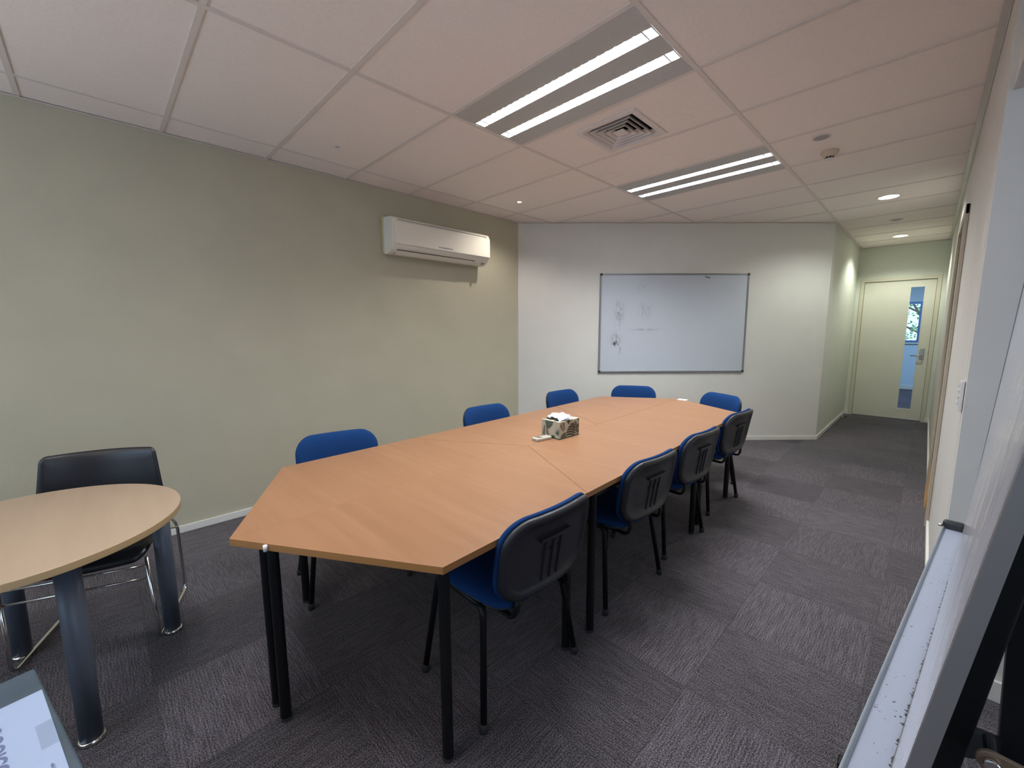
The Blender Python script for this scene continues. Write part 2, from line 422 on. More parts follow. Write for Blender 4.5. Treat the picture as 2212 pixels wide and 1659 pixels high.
# room beyond the corridor door
YW = 11.8
wx0, wx1, wz0, wz1 = 1.2, 4.6, 1.09, 2.02
bm = bmesh.new(); box(bm, .8, wx0, YW, YW+.1, 0, 2.7); box(bm, wx1, 5.3, YW, YW+.1, 0, 2.7); box(bm, wx0, wx1, YW, YW+.1, 0, wz0); box(bm, wx0, wx1, YW, YW+.1, wz1, 2.7)
struct(obj('wall_office_far', bm, pbr('office_wall_paint', (.55, .66, .72), .6)))
struct(obj('wall_office_left', BX(.7, .8, YD+.1, YW+.1, 0, 2.7), M_white))
struct(obj('wall_office_right', BX(5.3, 5.4, YD+.1, YW+.1, 0, 2.7), M_white))
bm = bmesh.new(); box(bm, .8, XC-.1, YD, YD+.1, 0, 2.7); box(bm, 3.60, 5.3, YD, YD+.1, 0, 2.7)
struct(obj('wall_office_near', bm, M_white))
struct(obj('baseboard_office', BX(.8, 5.3, YW-.014, YW-.001, 0, .09), M_skirt))
wf = struct(obj('window_1', BX(wx0, wx1, YW+.02, YW+.06, wz0, wz0+.05), pbr('window_frame_blue_grey', (.12, .22, .40), .4, metal=.3)))
wfm = wf.data.materials[0]
for x in (1.24, 2.1, 3.075, 3.13, 4.0, 4.56):
    obj('mullion', BX(x-.028, x+.028, YW+.015, YW+.065, wz0+.05, wz1-.05), wfm, wf)
obj('window_head', BX(wx0, wx1, YW+.02, YW+.06, wz1-.05, wz1), wfm, wf)
obj('window_sill', BX(wx0-.03, wx1+.03, YW-.04, YW+.02, wz0-.03, wz0), M_skirt, wf)
# baseboards
BH = .052
struct(obj('baseboard_left', BX(XL+.0005, XL+.013, YB, 2.085, 0, BH), M_skirt, bevel=.003))
bm = prism(bmesh.new(), along(FA, FB, .02, LEN, -.013, -.0005), 0, BH)
struct(obj('baseboard_far', bm, M_skirt, bevel=.003))
struct(obj('baseboard_corridor', BX(XC+.0005, XC+.013, FB[1], YD-.001, 0, BH), M_skirt, bevel=.003))
bm = bmesh.new(); wseg(bm, .70, sy0-.075, 0, BH, -.013, -.0005); wseg(bm, sy1+.075, YD-.016, 0, BH, -.013, -.0005)
struct(obj('baseboard_right', bm, M_skirt))
bm = bmesh.new(); box(bm, XC+.014, dx0-.046, YD-.014, YD-.001, 0, BH+.02); box(bm, dx1+.046, XR(YD)-.002, YD-.014, YD-.001, 0, BH+.02)
struct(obj('baseboard_end', bm, M_skirt))
struct(obj('baseboard_return', BX(XR(.7)+.002, 5.2, .687, .6995, 0, .085), M_skirt, bevel=.003))
# perimeter angle of the ceiling on the right wall
bm = bmesh.new(); wseg(bm, YB+.01, YD-.002, H-.003, H-.0005, -.026, -.001); wseg(bm, YB+.01, YD-.002, H-.020, H-.003, -.004, -.001)
struct(obj('trim_3', bm, M_tbarw), 'shiny metal angle along the right ceiling edge')
bm = bmesh.new(); box(bm, XL+.001, XL+.02, YB+.01, 2.08, H-.003, H-.0005); prism(bm, along(FA, FB, .03, LEN, -.018, -.001), H-.003, H-.0005)
box(bm, XC+.001, XC+.02, FB[1]+.01, YD-.001, H-.003, H-.0005); box(bm, XC+.02, XR(YD)-.03, YD-.02, YD-.001, H-.003, H-.0005)
struct(obj('trim_4', bm, M_tbar), 'thin angle along the left, far and corridor ceiling edges')

# ------------------------------------------------------------------ corridor door (door_1)
yl = YD+.012
gx0, gx1, gz0, gz1 = 3.022, 3.172, .175, 2.035
bm = bmesh.new(); z0 = .012
box(bm, dx0+.004, gx0, yl, yl+.04, z0, dz-.004); box(bm, gx1, dx1-.004, yl, yl+.04, z0, dz-.004)
box(bm, gx0, gx1, yl, yl+.04, z0, gz0); box(bm, gx0, gx1, yl, yl+.04, gz1, dz-.004)
bmesh.ops.remove_doubles(bm, verts=bm.verts, dist=1e-5)
door = struct(obj('door_1', bm, M_door), 'cream door at the corridor end with a narrow glass strip')
glass, N_, L_, b_ = newmat('door_glass')
b_.inputs['Base Color'].default_value = (.85, .93, 1, 1); b_.inputs['Transmission Weight'].default_value = 1; b_.inputs['Roughness'].default_value = 0; b_.inputs['IOR'].default_value = 1.05
obj('glass_pane', BX(gx0, gx1, yl+.017, yl+.023, gz0, gz1), glass, door)
bm = bmesh.new(); box(bm, gx0-.012, gx1+.008, yl-.004, yl+.002, gz0-.012, gz0+.006)
obj('glazing_bead', bm, M_skirt, door)
bm = bmesh.new(); t_ = .006
box(bm, gx0-t_, gx0+.001, yl-.002, yl+.001, gz0, gz1); box(bm, gx1-.001, gx1+t_, yl-.002, yl+.001, gz0, gz1); box(bm, gx0, gx1, yl-.002, yl+.001, gz1-.001, gz1+t_)
obj('glazing_trim', bm, M_door, door)
hp = obj('handle_plate', BX(3.195, 3.248, yl-.012, yl-.0005, .955, 1.115), M_satin, door, bevel=.004)
obj('lever_handle', tube(bmesh.new(), arc_pts([(3.222, yl-.012, 1.005), (3.222, yl-.055, 1.005), (3.10, yl-.055, 1.003)], .02), .009, n=10), M_satin, hp, smooth=True)
for z in (.25, 1.07, 1.92):
    obj('hinge', tube(bmesh.new(), [(dx0-.002, yl-.006, z-.05), (dx0-.002, yl-.006, z+.05)], .006, n=8), M_satin, door, smooth=True)
obj('latch', BX(dx1-.006, dx1+.001, yl-.003, yl+.002, 1.02, 1.08), M_gap, door)
bm = bmesh.new(); a = .045; yf = YD-.012
box(bm, dx0-a, dx0, yf, YD+.1, 0, dz+a); box(bm, dx1, dx1+a, yf, YD+.1, 0, dz+a); box(bm, dx0, dx1, yf, YD+.1, dz, dz+a)
fr = obj('door_frame', bm, M_frame, door)
bm = bmesh.new(); s = .006
box(bm, dx0-.0001, dx0+.0042, yl+.003, yl+.012, 0, dz); box(bm, dx1-.0042, dx1+.0001, yl+.003, yl+.012, 0, dz); box(bm, dx0, dx1, yl+.003, yl+.012, dz-.0042, dz+.0001)
obj('door_gap', bm, M_gap, door)
# door stop on the corridor skirting
ds = thing('door_stop', 'small dark door stop sticking out of the corridor skirting', 'door stop', (XC+.014, 6.62, .04))
obj('stem', tube(bmesh.new(), [(0, 0, 0), (.06, 0, 0)], .006, n=10, up=Vector((0, 0, 1))), M_satin, ds, smooth=True)
obj('rubber_tip', tube(bmesh.new(), [(.06, 0, 0), (.085, 0, 0)], .011, n=12, up=Vector((0, 0, 1))), M_black_void, ds, smooth=True)

# ------------------------------------------------------------------ side door in the right wall (door_2)
bm = bmesh.new(); wseg(bm, sy0+.02, sy1-.02, .01, sz-.02, .045, .085)
d2 = struct(obj('door_2', bm, M_door), 'side door seen edge-on in the right wall')
bm = bmesh.new()
wseg(bm, sy0-.07, sy0+.004, 0, sz+.06, -.020, -.001); wseg(bm, sy1-.004, sy1+.07, 0, sz+.06, -.020, -.001); wseg(bm, sy0-.07, sy1+.07, sz-.004, sz+.06, -.020, -.001)
obj('architrave', bm, M_door2, d2, bevel=.003)
bm = bmesh.new(); wseg(bm, sy0, sy0+.02, 0, sz, .0, .1); wseg(bm, sy1-.02, sy1, 0, sz, .0, .1); wseg(bm, sy0+.02, sy1-.02, sz-.02, sz, .0, .1)
obj('jamb', bm, M_door2, d2)
bm = bmesh.new(); wseg(bm, sy1-.024, sy1-.02, 0, sz-.02, .03, .045)  # dark strip coloured in for the shaded gap beside the frame
obj('gap_shade_strip', bm, M_gap, d2)
# light switch by the opening
sw = thing('light_switch', 'white four-gang light switch plate on the right wall near the opening', 'light switch', (XR(.80)-.001, .80, 1.15))
obj('plate', BX(-.011, 0, -.035, .035, -.058, .058), M_switch, sw, bevel=.002)
for z in (-.030, -.006, .018, .040):
    obj('rocker', BX(-.017, -.011, -.008, .010, z-.005, z+.005), M_switch, sw, bevel=.0015)
# cardboard leaning against the wall beyond the side door
bm = bmesh.new()
y0, y1 = 2.90, 3.38
def CX(y, d): return XR(y)-d
hexa(bm, [(CX(y0, .028), y0, .0), (CX(y0, .010), y0, .0), (CX(y1, .006), y1, .0), (CX(y1, .024), y1, .0)],
     [(CX(y0, -.016), y0, .40), (CX(y0, -.034), y0, .40), (CX(y1, -.030), y1, .44), (CX(y1, -.012), y1, .44)])
cbx = obj('cardboard_box', bm, M_card, bevel=.004)
tag(cbx, 'flattened brown cardboard box leaning on the right wall beyond the side door', 'cardboard')

# ------------------------------------------------------------------ ceiling fittings
def troffer(x, y, label):
    t = thing('ceiling_light', label, 'ceiling light', (x, y, H), 0, 'twin-tube recessed ceiling lights')
    bm = bmesh.new(); z0, z1 = .0006, .004
    e = .014; sx0, sx1 = .03, 1.18
    ys = [(.1675, .2375), (.38, .45)]
    yy = [e]+[v for s_ in ys for v in s_]+[.6-e]
    for a, b in ((yy[0], yy[1]), (yy[2], yy[3]), (yy[4], yy[5])): box(bm, e, 1.2-e, a, b, z0, z1)
    for a, b in ys:
        box(bm, e, sx0, a, b, z0, z1); box(bm, sx1, 1.2-e, a, b, z0, z1)
    obj('face_plate', bm, M_troffer, t)
    bm = bmesh.new(); box(bm, .0, 1.2, 0, .6, .085, .09); box(bm, 0, .01, 0, .6, .006, .085); box(bm, 1.19, 1.2, 0, .6, .006, .085)
    box(bm, 0.01, 1.19, 0, .01, .006, .085); box(bm, .01, 1.19, .59, .6, .006, .085)
    obj('housing', bm, M_louvre, t)
    for (a, b) in ys:
        bm = bmesh.new(); m_ = (a+b)/2
        hexa(bm, [(sx0, a-.004, .004), (sx1, a-.004, .004), (sx1, a-.002, .004), (sx0, a-.002, .004)], [(sx0, a-.004, .05), (sx1, a-.004, .05), (sx1, a-.002, .05), (sx0, a-.002, .05)])
        hexa(bm, [(sx0, b+.002, .004), (sx1, b+.002, .004), (sx1, b+.004, .004), (sx0, b+.004, .004)], [(sx0, b+.002, .05), (sx1, b+.002, .05), (sx1, b+.004, .05), (sx0, b+.004, .05)])
        n = 25
        for k in range(1, n):
            xx = sx0+(sx1-sx0)*k/n
            box(bm, xx-.0011, xx+.0011, a-.002, b+.002, .004, .016)
        for xx in (sx0+.045, sx1-.045): box(bm, xx-.004, xx+.004, a, b, .003, .02)
        obj('louvre', bm, M_louvre, t)
        obj('tube', tube(bmesh.new(), [(sx0+.02, m_, .046), (sx1-.02, m_, .046)], .013, n=12, up=Vector((0, 0, 1))), M_tube, t, smooth=True)
    return t
troffer(1.2, 0, 'twin-tube recessed ceiling light nearest the air grille, the largest in view')
troffer(1.2, 1.8, 'smaller-looking twin-tube recessed ceiling light nearer the whiteboard wall')
troffer(1.2, -1.8, 'ceiling light whose grey corner just shows at the top left edge of the picture')

# square air diffuser
M_diff = pbr('diffuser_enamel', (.76, .69, .66), .5)
dc = (1.79, .92)
t = thing('air_diffuser', 'square louvred air grille set in the ceiling between the two lights', 'air vent', (dc[0], dc[1], H))
def sqring(bm, o1, z1, o2, z2, th=.0015, mi=0):
    for s0, s1 in (((1, 1), (-1, 1)), ((-1, 1), (-1, -1)), ((-1, -1), (1, -1)), ((1, -1), (1, 1))):
        lo = [(s0[0]*o1, s0[1]*o1, z1), (s1[0]*o1, s1[1]*o1, z1), (s1[0]*(o1-th), s1[1]*(o1-th), z1-.0006), (s0[0]*(o1-th), s0[1]*(o1-th), z1-.0006)]
        hi = [(s0[0]*o2, s0[1]*o2, z2), (s1[0]*o2, s1[1]*o2, z2), (s1[0]*(o2-th), s1[1]*(o2-th), z2), (s0[0]*(o2-th), s0[1]*(o2-th), z2)]
        hexa(bm, lo, hi, mi)
bm = bmesh.new()
for s in (1, -1):
    box(bm, -.212, .212, min(s*.180, s*.212), max(s*.180, s*.212), -.004, .004)
    box(bm, min(s*.180, s*.212), max(s*.180, s*.212), -.180, .180, -.004, .004)
obj('frame', bm, M_diff, t)
for k, o in enumerate((.179, .143, .108, .072)):
    bm = bmesh.new(); sqring(bm, o, -.0035, o-.021, .030, .0022)
    obj('louvre', bm, M_diff, t)
bm = bmesh.new(); box(bm, -.036, .036, -.036, .036, -.003, .004); obj('centre_plate', bm, M_diff, t)
bm = bmesh.new(); box(bm, -.2, .2, -.2, .2, .12, .125)
for s in (1, -1):
    box(bm, min(s*.19, s*.2), max(s*.19, s*.2), -.2, .2, .02, .12); box(bm, -.19, .19, min(s*.19, s*.2), max(s*.19, s*.2), .02, .12)
obj('duct_box', bm, M_darkvoid, t)
bm = bmesh.new()
for k in range(-3, 4): box(bm, k*.05-.002, k*.05+.002, -.17, .17, .055, .075)
obj('damper_blade', bm, M_darkvoid, t)

def ringlight(name, label, cat, x, y, rad, lit, depth=.06, group=None):
    t = thing(name, label, cat, (x, y, ZT), 0, group)
    obj('trim_ring', lathe(bmesh.new(), [(rad, .004), (rad, -.004), (rad*1.16, -.006), (rad*1.22, -.0005)], 32), M_ring, t, smooth=True)
    obj('reflector', lathe(bmesh.new(), [(rad*.98, .0), (rad*.9, depth*.5), (rad*.55, depth), (0, depth)], 32), M_louvre, t, smooth=True)
    return t
t = ringlight('downlight', 'small lit halogen downlight in the ceiling near the wall air conditioner', 'downlight', .30, 1.508, .022, True, .03)
obj('lamp', lathe(bmesh.new(), [(.019, .004), (.014, .002), (0, .001)], 20), M_lamp, t, smooth=True)
t = ringlight('downlight', 'small unlit downlight in the ceiling above the sage wall', 'downlight', .297, -.303, .016, False, .03)
obj('lamp', lathe(bmesh.new(), [(.012, .012), (.006, .010), (0, .010)], 20), M_darkvoid, t, smooth=True)
t['label'] = 'small unlit dark-centred downlight in the ceiling above the sage wall'
for (x, y, lb) in ((2.904, 3.963, 'large lit round downlight in the ceiling at the corridor mouth'), (2.882, 6.39, 'lit round downlight in the corridor ceiling nearest the door')):
    t = ringlight('downlight', lb, 'downlight', x, y, .075, True, .07, 'round corridor downlights')
    obj('lamp', lathe(bmesh.new(), [(.052, .0), (.050, .012), (.030, .018), (0, .018)], 28), M_lamp, t, smooth=True)
    obj('inner_ring', lathe(bmesh.new(), [(.064, .002), (.066, -.002), (.060, -.002), (.062, .004)], 28), M_ring, t, smooth=True)
t = thing('ceiling_speaker', 'flat round grey ceiling speaker beside the smoke detector', 'ceiling speaker', (2.687, 1.94, ZT))
obj('rim', lathe(bmesh.new(), [(.050, -.0005), (.052, -.005), (.045, -.006), (.043, -.002)], 30), M_ring, t, smooth=True)
obj('grille', lathe(bmesh.new(), [(.044, -.0015), (.044, -.004), (0, -.0045)], 30), M_grille, t, smooth=True)
t = thing('smoke_detector', 'round beige smoke detector hanging from the ceiling', 'smoke detector', (2.687, 2.262, ZT))
obj('base', lathe(bmesh.new(), [(.054, -.0005), (.055, -.010), (.050, -.022), (.036, -.034), (.030, -.038), (0, -.038)], 32), M_det, t, smooth=True)
bm = bmesh.new(); lathe(bm, [(.026, -.038), (.026, -.050), (0, -.050)], 24); obj('sensor_slots', bm, M_darkvoid, t, smooth=True)
bm = bmesh.new(); lathe(bm, [(.026, -.0501), (.028, -.053), (.020, -.057), (0, -.058)], 28)
for k in range(8):
    a = k*PI/4; tube(bm, [(.0265*math.cos(a), .0265*math.sin(a), -.037), (.0265*math.cos(a), .0265*math.sin(a), -.053)], .0022, n=6)
obj('cap', bm, M_ring, t, smooth=True)
t = thing('ceiling_sensor', 'round unlit ceiling fitting between the two corridor downlights', 'ceiling sensor', (2.902, 5.17, ZT))
obj('rim', lathe(bmesh.new(), [(.062, -.0005), (.064, -.006), (.052, -.008), (.048, -.003)], 30), M_ring, t, smooth=True)
obj('lens', lathe(bmesh.new(), [(.050, -.002), (.042, -.010), (0, -.013)], 30), M_grille, t, smooth=True)
for (x, y, rad, lb) in ((2.10, 1.05, .095, 'faint round blanking disc on the ceiling beside the air grille'), (1.806, 1.53, .065, 'faint round blanking disc with a small clip, in front of the far ceiling light'), (1.30, 1.56, .085, 'faint round blanking disc at the left end of the far ceiling light')):
    o = obj('blanking_disc', lathe(bmesh.new(), [(rad, -.0005), (rad, -.002), (rad-.002, -.0028), (0, -.0028)], 36), M_tile, None, loc=(x, y, ZT))
    tag(o, lb, 'blanking disc', 'blanking discs on the ceiling')

# ------------------------------------------------------------------ air conditioner
ay0, ay1 = .315, 1.455
t = thing('air_conditioner', 'cream wall-mounted split air conditioner high on the sage wall', 'air conditioner', (XL+.001, (ay0+ay1)/2, 2.10))
w2 = (ay1-ay0)/2
def ext(bm, prof, y0, y1, mi=0):
    a = [bm.verts.new((x, y0, z)) for x, z in prof]; b = [bm.verts.new((x, y1, z)) for x, z in prof]
    bm.faces.new(a).material_index = mi; bm.faces.new(b[::-1]).material_index = mi
    for i in range(len(a)):
        j = (i+1) % len(a); bm.faces.new((a[i], b[i], b[j], a[j])).material_index = mi
    return bm
body = [(.035, 0), (.10, .0), (.165, .035), (.185, .07), (.195, .10), (.195, .275), (.185, .30), (.16, .315), (.035, .325)]
obj('case', ext(bmesh.new(), body, -w2, w2), M_ac, t, bevel=.006, seg=3)
obj('back_plate', BX(0, .036, -w2-.002, w2+.002, .01, .335), M_acside, t, bevel=.004)
obj('front_panel', ext(bmesh.new(), [(.1955, .075), (.2025, .08), (.2025, .268), (.1955, .272)], -w2+.03, w2+.0), M_ac, t, bevel=.003)
obj('intake_slot', BX(.187, .1965, -w2+.05, w2-.04, .281, .289), M_acgrey, t)
fp = [(.108, .001), (.158, .027), (.156, .031), (.106, .006)]
obj('air_flap', ext(bmesh.new(), [(.112, -.004), (.163, .024), (.160, .029), (.110, .004)], -w2+.06, w2-.19), M_ac, t)
bm = bmesh.new(); ext(bm, [(.106, -.0035), (.112, -.0035), (.112, .004), (.106, .004)], -w2+.055, w2-.185); ext(bm, [(.164, .027), (.167, .0295), (.165, .034), (.162, .031)], -w2+.055, w2-.185)
obj('flap_gap', bm, M_gap, t)
bd = obj('badge', BX(.2026, .2035, -.09, .08, .095, .108), pbr('badge_grey', (.45, .42, .42), .4), t)
obj('badge_lettering', BX(.2036, .2040, -.045, .035, .098, .105), M_acgrey, bd)
obj('indicator', BX(.128, .170, w2-.075, w2-.055, .012, .016), M_gap, t)

# ------------------------------------------------------------------ wall whiteboard
WB0 = Vector((.404, 2.810)); WBD = (Vector(FB)-Vector(FA)).normalized(); ang = math.atan2(WBD.y, WBD.x)
ww, wh = 1.82, 1.205
# local: x along the wall, y into the wall (negative = into the room)
off = Vector((WBD.y, -WBD.x))*.002
p0 = Vector(FA)+WBD*((WB0-Vector(FA)).dot(WBD))
t = thing('whiteboard', 'wall-mounted whiteboard with a thin aluminium frame and faint smudges', 'whiteboard', (p0.x+off.x, p0.y+off.y, .882), ang)
M_wb = board_mat('whiteboard_enamel', (.48, .52, .58), [(.24, .74, .05, .13, .55), (.21, .42, .06, .07, .45), (.205, .36, .035, .028, 1.2), (.56, .76, .08, .09, .28), (.58, .53, .15, .010, .6), (.5, 1.05, .07, .05, .22), (.26, .28, .012, .05, .5), (1.3, 1.165, .02, .009, 2.2), (1.32, 1.152, .012, .008, 2.4)], rough=.3)
obj('writing_surface', BX(.015, ww-.015, -.014, -.002, .015, wh-.015), M_wb, t)
bm = bmesh.new()
box(bm, .012, ww-.012, -.022, -.001, 0, .018); box(bm, .012, ww-.012, -.022, -.001, wh-.018, wh); box(bm, 0, .018, -.022, -.001, .012, wh-.012); box(bm, ww-.018, ww, -.022, -.001, .012, wh-.012)
obj('frame', bm, pbr('whiteboard_frame_grey', (.26, .26, .275), .4, metal=.5), t, bevel=.003)
for x in (0, ww):
    for z in (0, wh):
        sx = 1 if x == 0 else -1; sz_ = 1 if z == 0 else -1
        bm = BX(min(x-.003*sx, x+.026*sx), max(x-.003*sx, x+.026*sx), -.0245, -.0005, min(z-.003*sz_, z+.026*sz_), max(z-.003*sz_, z+.026*sz_))
        obj('corner_cap', bm, M_black, t, bevel=.006)

# ------------------------------------------------------------------ trapezoid meeting tables
A_ = .762; CA = Vector((1.744, -1.366)); td = R(-2.15)                 # near vertex and lean of the long axis
ax = Vector((math.sin(td), math.cos(td)))*1.0                          # along the row, away from the camera
ax = Vector((-.0375, .9993)); sd = Vector((ax.y, -ax.x))               # sd points to the right-hand side
TZ = .728
HH = A_*math.sqrt(3)/2
def trap_table(cx, cy, rz, label, g=.0011, gl=.0002):
    """half-hexagon: long edge on y=0 from -A to +A, short edge at y=HH; origin in the middle of the long edge"""
    t = thing('meeting_table', label, 'table', (cx, cy, 0), rz, 'trapezoid meeting tables pushed together')
    pts = [(-A_+g*2, gl), (A_-g*2, gl), (A_/2-g, HH-g), (-A_/2+g, HH-g)]
    bm = prism(bmesh.new(), pts, TZ-.024, TZ, 0, 1)
    obj('tabletop', bm, [M_wood_t[0], M_edge], t, bevel=.0007, seg=2)
    ins = [(-A_+.115, .045), (A_-.115, .045), (A_/2-.05, HH-.065), (-A_/2+.05, HH-.065)]
    bm = bmesh.new()
    for i in range(4):
        p = Vector(ins[i]); q = Vector(ins[(i+1) % 4]); e = (q-p).normalized(); n = Vector((-e.y, e.x))*.010
        prism(bm, [tuple(p-n), tuple(q-n), tuple(q+n), tuple(p+n)], TZ-.066, TZ-.0245)
    obj('under_frame', bm, M_bsteel, t)
    for p in ins:
        lg = obj('leg', lathe(bmesh.new(), [(0, .012), (.0185, .012), (.0185, TZ-.0245), (0, TZ-.0245)], 20, (p[0], p[1], 0)), M_bsteel, t, smooth=False)
        obj('leg_cap', lathe(bmesh.new(), [(0, 0), (.019, 0), (.0195, .014), (0, .0141)], 20, (p[0], p[1], 0)), M_black_void, lg)
    return t
# per-direction woods so the grain always runs across the row
M_wood_y = wood('beech_laminate_cross', (.245, .120, .059), (.283, .143, .073), (20, 1.1, 1), .35)
M_wood_t = [M_wood_y]
base = math.atan2(sd.y, sd.x)
def P(tl, sl): q = CA+ax*tl+sd*sl; return q.x, q.y
# local x axis of the table -> direction; +y = towards the short edge
rightward = math.atan2(-ax.y, -ax.x)             # local x = -ax  => local y = +sd (short edge on the right)
leftward = math.atan2(ax.y, ax.x)                # local x = +ax  => local y = -sd (short edge on the left)
HX = HH
g_ = .0
trap_table(*P(A_, 0), leftward, 'beech trapezoid table at the near end, left half beside the sage wall')
trap_table(*P(A_, 0), rightward, 'beech trapezoid table at the near end, right half with the sharp front corner')
cm = 2*A_+A_/2                                   # middle of the centre seam
trap_table(*P(cm, -HH), rightward, 'beech trapezoid table in the middle of the row, on the sage wall side')
trap_table(*P(cm, HH), leftward, 'beech trapezoid table in the middle of the row, on the walkway side', g=.0002)
trap_table(*P(4*A_, 0), leftward, 'beech trapezoid table at the whiteboard end, left half', gl=.0010)
trap_table(*P(4*A_, 0), rightward, 'beech trapezoid table at the whiteboard end, right half', g=.0002, gl=.0010)
# small clear bump stop stuck on the near edge
e_ = None
q0 = Vector(P(0, 0)); q1 = Vector(P(A_/2, HH)); d_ = (q1-q0).normalized(); n_ = Vector((d_.y, -d_.x))
pp = q0+d_*.148+n_*.003
o = obj('edge_clip', lathe(bmesh.new(), [(0, -.011), (.0065, -.010), (.007, .010), (0, .011)], 14), M_switch, None, smooth=True, loc=(pp.x, pp.y, TZ-.013))
tag(o, 'tiny clear plastic clip on the near edge of the beech table', 'clip')

# ------------------------------------------------------------------ blue stacking chairs
def make_chair(label, group):
    t = thing('stacking_chair', label, 'chair', (0, 0, 0), 0, group)
    # local: +y = direction the sitter faces; seat 0.455 high
    def seatmap(x, y, d):
        k = 1-.10*max(0, -y/.21)
        zz = .432+d+.010*(x/.23)**2-.018*max(0, (y-.10)/.12)**2*1.0
        return Vector((x*k, y+.008, zz))
    prof = [(.19, .034), (.12, .033), (.05, .030), (.02, .024), (.005, .014), (0, .004), (.004, -.004)]
    prof = [(.2, .036), (.13, .036), (.06, .033), (.025, .026), (.007, .015), (0, .004), (.006, -.003), (.03, -.005), (.2, -.005)]
    obj('seat', cushion(.228, .212, .075, prof, seatmap), M_blue, t, smooth=True)
    obj('seat_pan', cushion(.218, .20, .07, [(.19, -.005), (.01, -.005), (0, -.010), (.01, -.020), (.04, -.026), (.19, -.026)], seatmap), M_black, t, smooth=True)
    # back: x across, y up (-.17..+.17), d forward
    zc = .629; hb = .164
    def backmap(x, y, d):
        k = 1-.05*max(0, -y/hb)**1.5
        lean = -.222-.16*(y+hb)
        curve = .030*(x/.23)**2
        return Vector((x*k, lean+curve+d-.012*max(0, y/hb)**3, zc+y))
    prof = [(.15, .031), (.12, .032), (.09, .033), (.06, .034), (.03, .033), (.012, .029), (.002, .021), (-.003, .012), (-.001, .003), (.004, .0)]
    prof2 = prof+[(.03, -.0005), (.08, -.0005), (.15, -.0005)]
    obj('backrest', cushion(.234, hb, .10, prof2, backmap, 12), M_blue, t, smooth=True)
    # black plastic outer shell with raised rim, recessed field, grip bar and ribs
    sp = [(.14, -.001), (.01, -.001), (.003, -.002), (.0, -.007), (.001, -.014), (.006, -.022), (.014, -.026), (.025, -.026), (.034, -.019), (.042, -.0125), (.08, -.012), (.12, -.012), (.15, -.012)]
    shell = obj('back_shell', cushion(.234, hb-.001, .10, sp, backmap, 12), M_shell, t, smooth=True)
    bm = bmesh.new()
    def bb(x0, x1, y0, y1, d0, d1):
        n = 6
        for i in range(n):
            a = x0+(x1-x0)*i/n; b = x0+(x1-x0)*(i+1)/n
            hexa(bm, [backmap(a, y0, d0), backmap(b, y0, d0), backmap(b, y1, d0), backmap(a, y1, d0)], [backmap(a, y0, d1), backmap(b, y0, d1), backmap(b, y1, d1), backmap(a, y1, d1)])
    bb(-.078, .078, .050, .064, -.011, -.026)
    obj('grip_bar', bm, M_shell, shell)
    for x in (-.042, 0, .042):
        bm = bmesh.new()
        for k in range(8):
            y0 = -.118+.155*k/8; y1 = -.118+.155*(k+1)/8
            hexa(bm, [backmap(x-.0055, y0, -.010), backmap(x+.0055, y0, -.010), backmap(x+.0055, y1, -.010), backmap(x-.0055, y1, -.010)],
                 [backmap(x-.003, y0, -.018), backmap(x+.003, y0, -.018), backmap(x+.003, y1, -.018), backmap(x-.003, y1, -.018)])
        obj('rib', bm, M_shell, shell)
    # steel frame
    for s in (-1, 1):
        fr_ = [(s*.262, .205, .012), (s*.212, .165, .418), (s*.205, .13, .425)]
        obj('leg', tube(bmesh.new(), arc_pts(fr_, .04), .0125, .0125, n=12), M_bsteel, t, smooth=True)
        rl = [(s*.262, -.170, .012), (s*.214, -.118, .405), (s*.206, -.09, .425)]
        obj('leg', tube(bmesh.new(), arc_pts(rl, .04), .0125, .0125, n=12), M_bsteel, t, smooth=True)
        for yy_ in ((.205), (-.170)):
            obj('foot_cap', lathe(bmesh.new(), [(0, 0), (.0155, 0), (.0155, .026), (.0125, .032), (0, .032)], 14, (s*.262, yy_, 0)), M_black_void, t, smooth=True)
    bm = bmesh.new()
    for s in (-1, 1): tube(bm, [(s*.205, .14, .417), (s*.205, -.11, .417)], .011, n=10)
    tube(bm, [(-.205, .10, .417), (.205, .10, .417)], .010, n=10, up=Vector((0, 0, 1))); tube(bm, [(-.205, -.07, .417), (.205, -.07, .417)], .010, n=10, up=Vector((0, 0, 1)))
    obj('seat_frame', bm, M_bsteel, t, smooth=True)
    for s in (-1, 1):
        bm = tube(bmesh.new(), arc_pts([(s*.150, .02, .402), (s*.150, -.205, .400), (s*.145, -.222, .43), (s*.14, -.222, .478)], .06), .014, .008, n=12)
        obj('back_bracket', bm, M_bsteel, t, smooth=True)
    return t
def place(x, y, face, label, group, proto=[None]):
    """x,y = chair centre on the floor; face = heading of the sitter in degrees (0 = +x)"""
    rz = R(face-90)
    if proto[0] is None:
        t = make_chair(label, group); t.location = (x, y, 0); t.rotation_euler = (0, 0, rz); proto[0] = t
    else: t = dup(proto[0], (x, y, 0), rz, label, group)
    return t
G1 = 'blue chairs along the walkway side of the table'; G2 = 'blue chairs on the sage wall side of the table'; G3 = 'blue chairs at the whiteboard end of the table'
place(2.168, -.505, 179.5, 'blue fabric chair nearest the camera, black ribbed shell, by the sharp table corner', G1)
place(2.146, .335, 177, 'second blue chair from the camera on the walkway side', G1)
place(2.122, 1.03, 177, 'third blue chair from the camera on the walkway side', G1)
place(2.085, 1.86, 176, 'farthest blue chair on the walkway side, its shell against the cream wall', G1)
place(1.06, -.67, -10, 'blue chair back showing above the table nearest the round table', G2)
place(1.03, .60, -2, 'blue chair back showing above the table below the air conditioner', G2)
place(.94, 1.71, -2, 'blue chair back at the room corner, just left of the whiteboard', G2)
place(1.17, 2.33, -60, 'blue chair below the left part of the whiteboard at the table end', G3)
place(1.84, 2.38, -116, 'blue chair below the right edge of the whiteboard at the table end', G3)

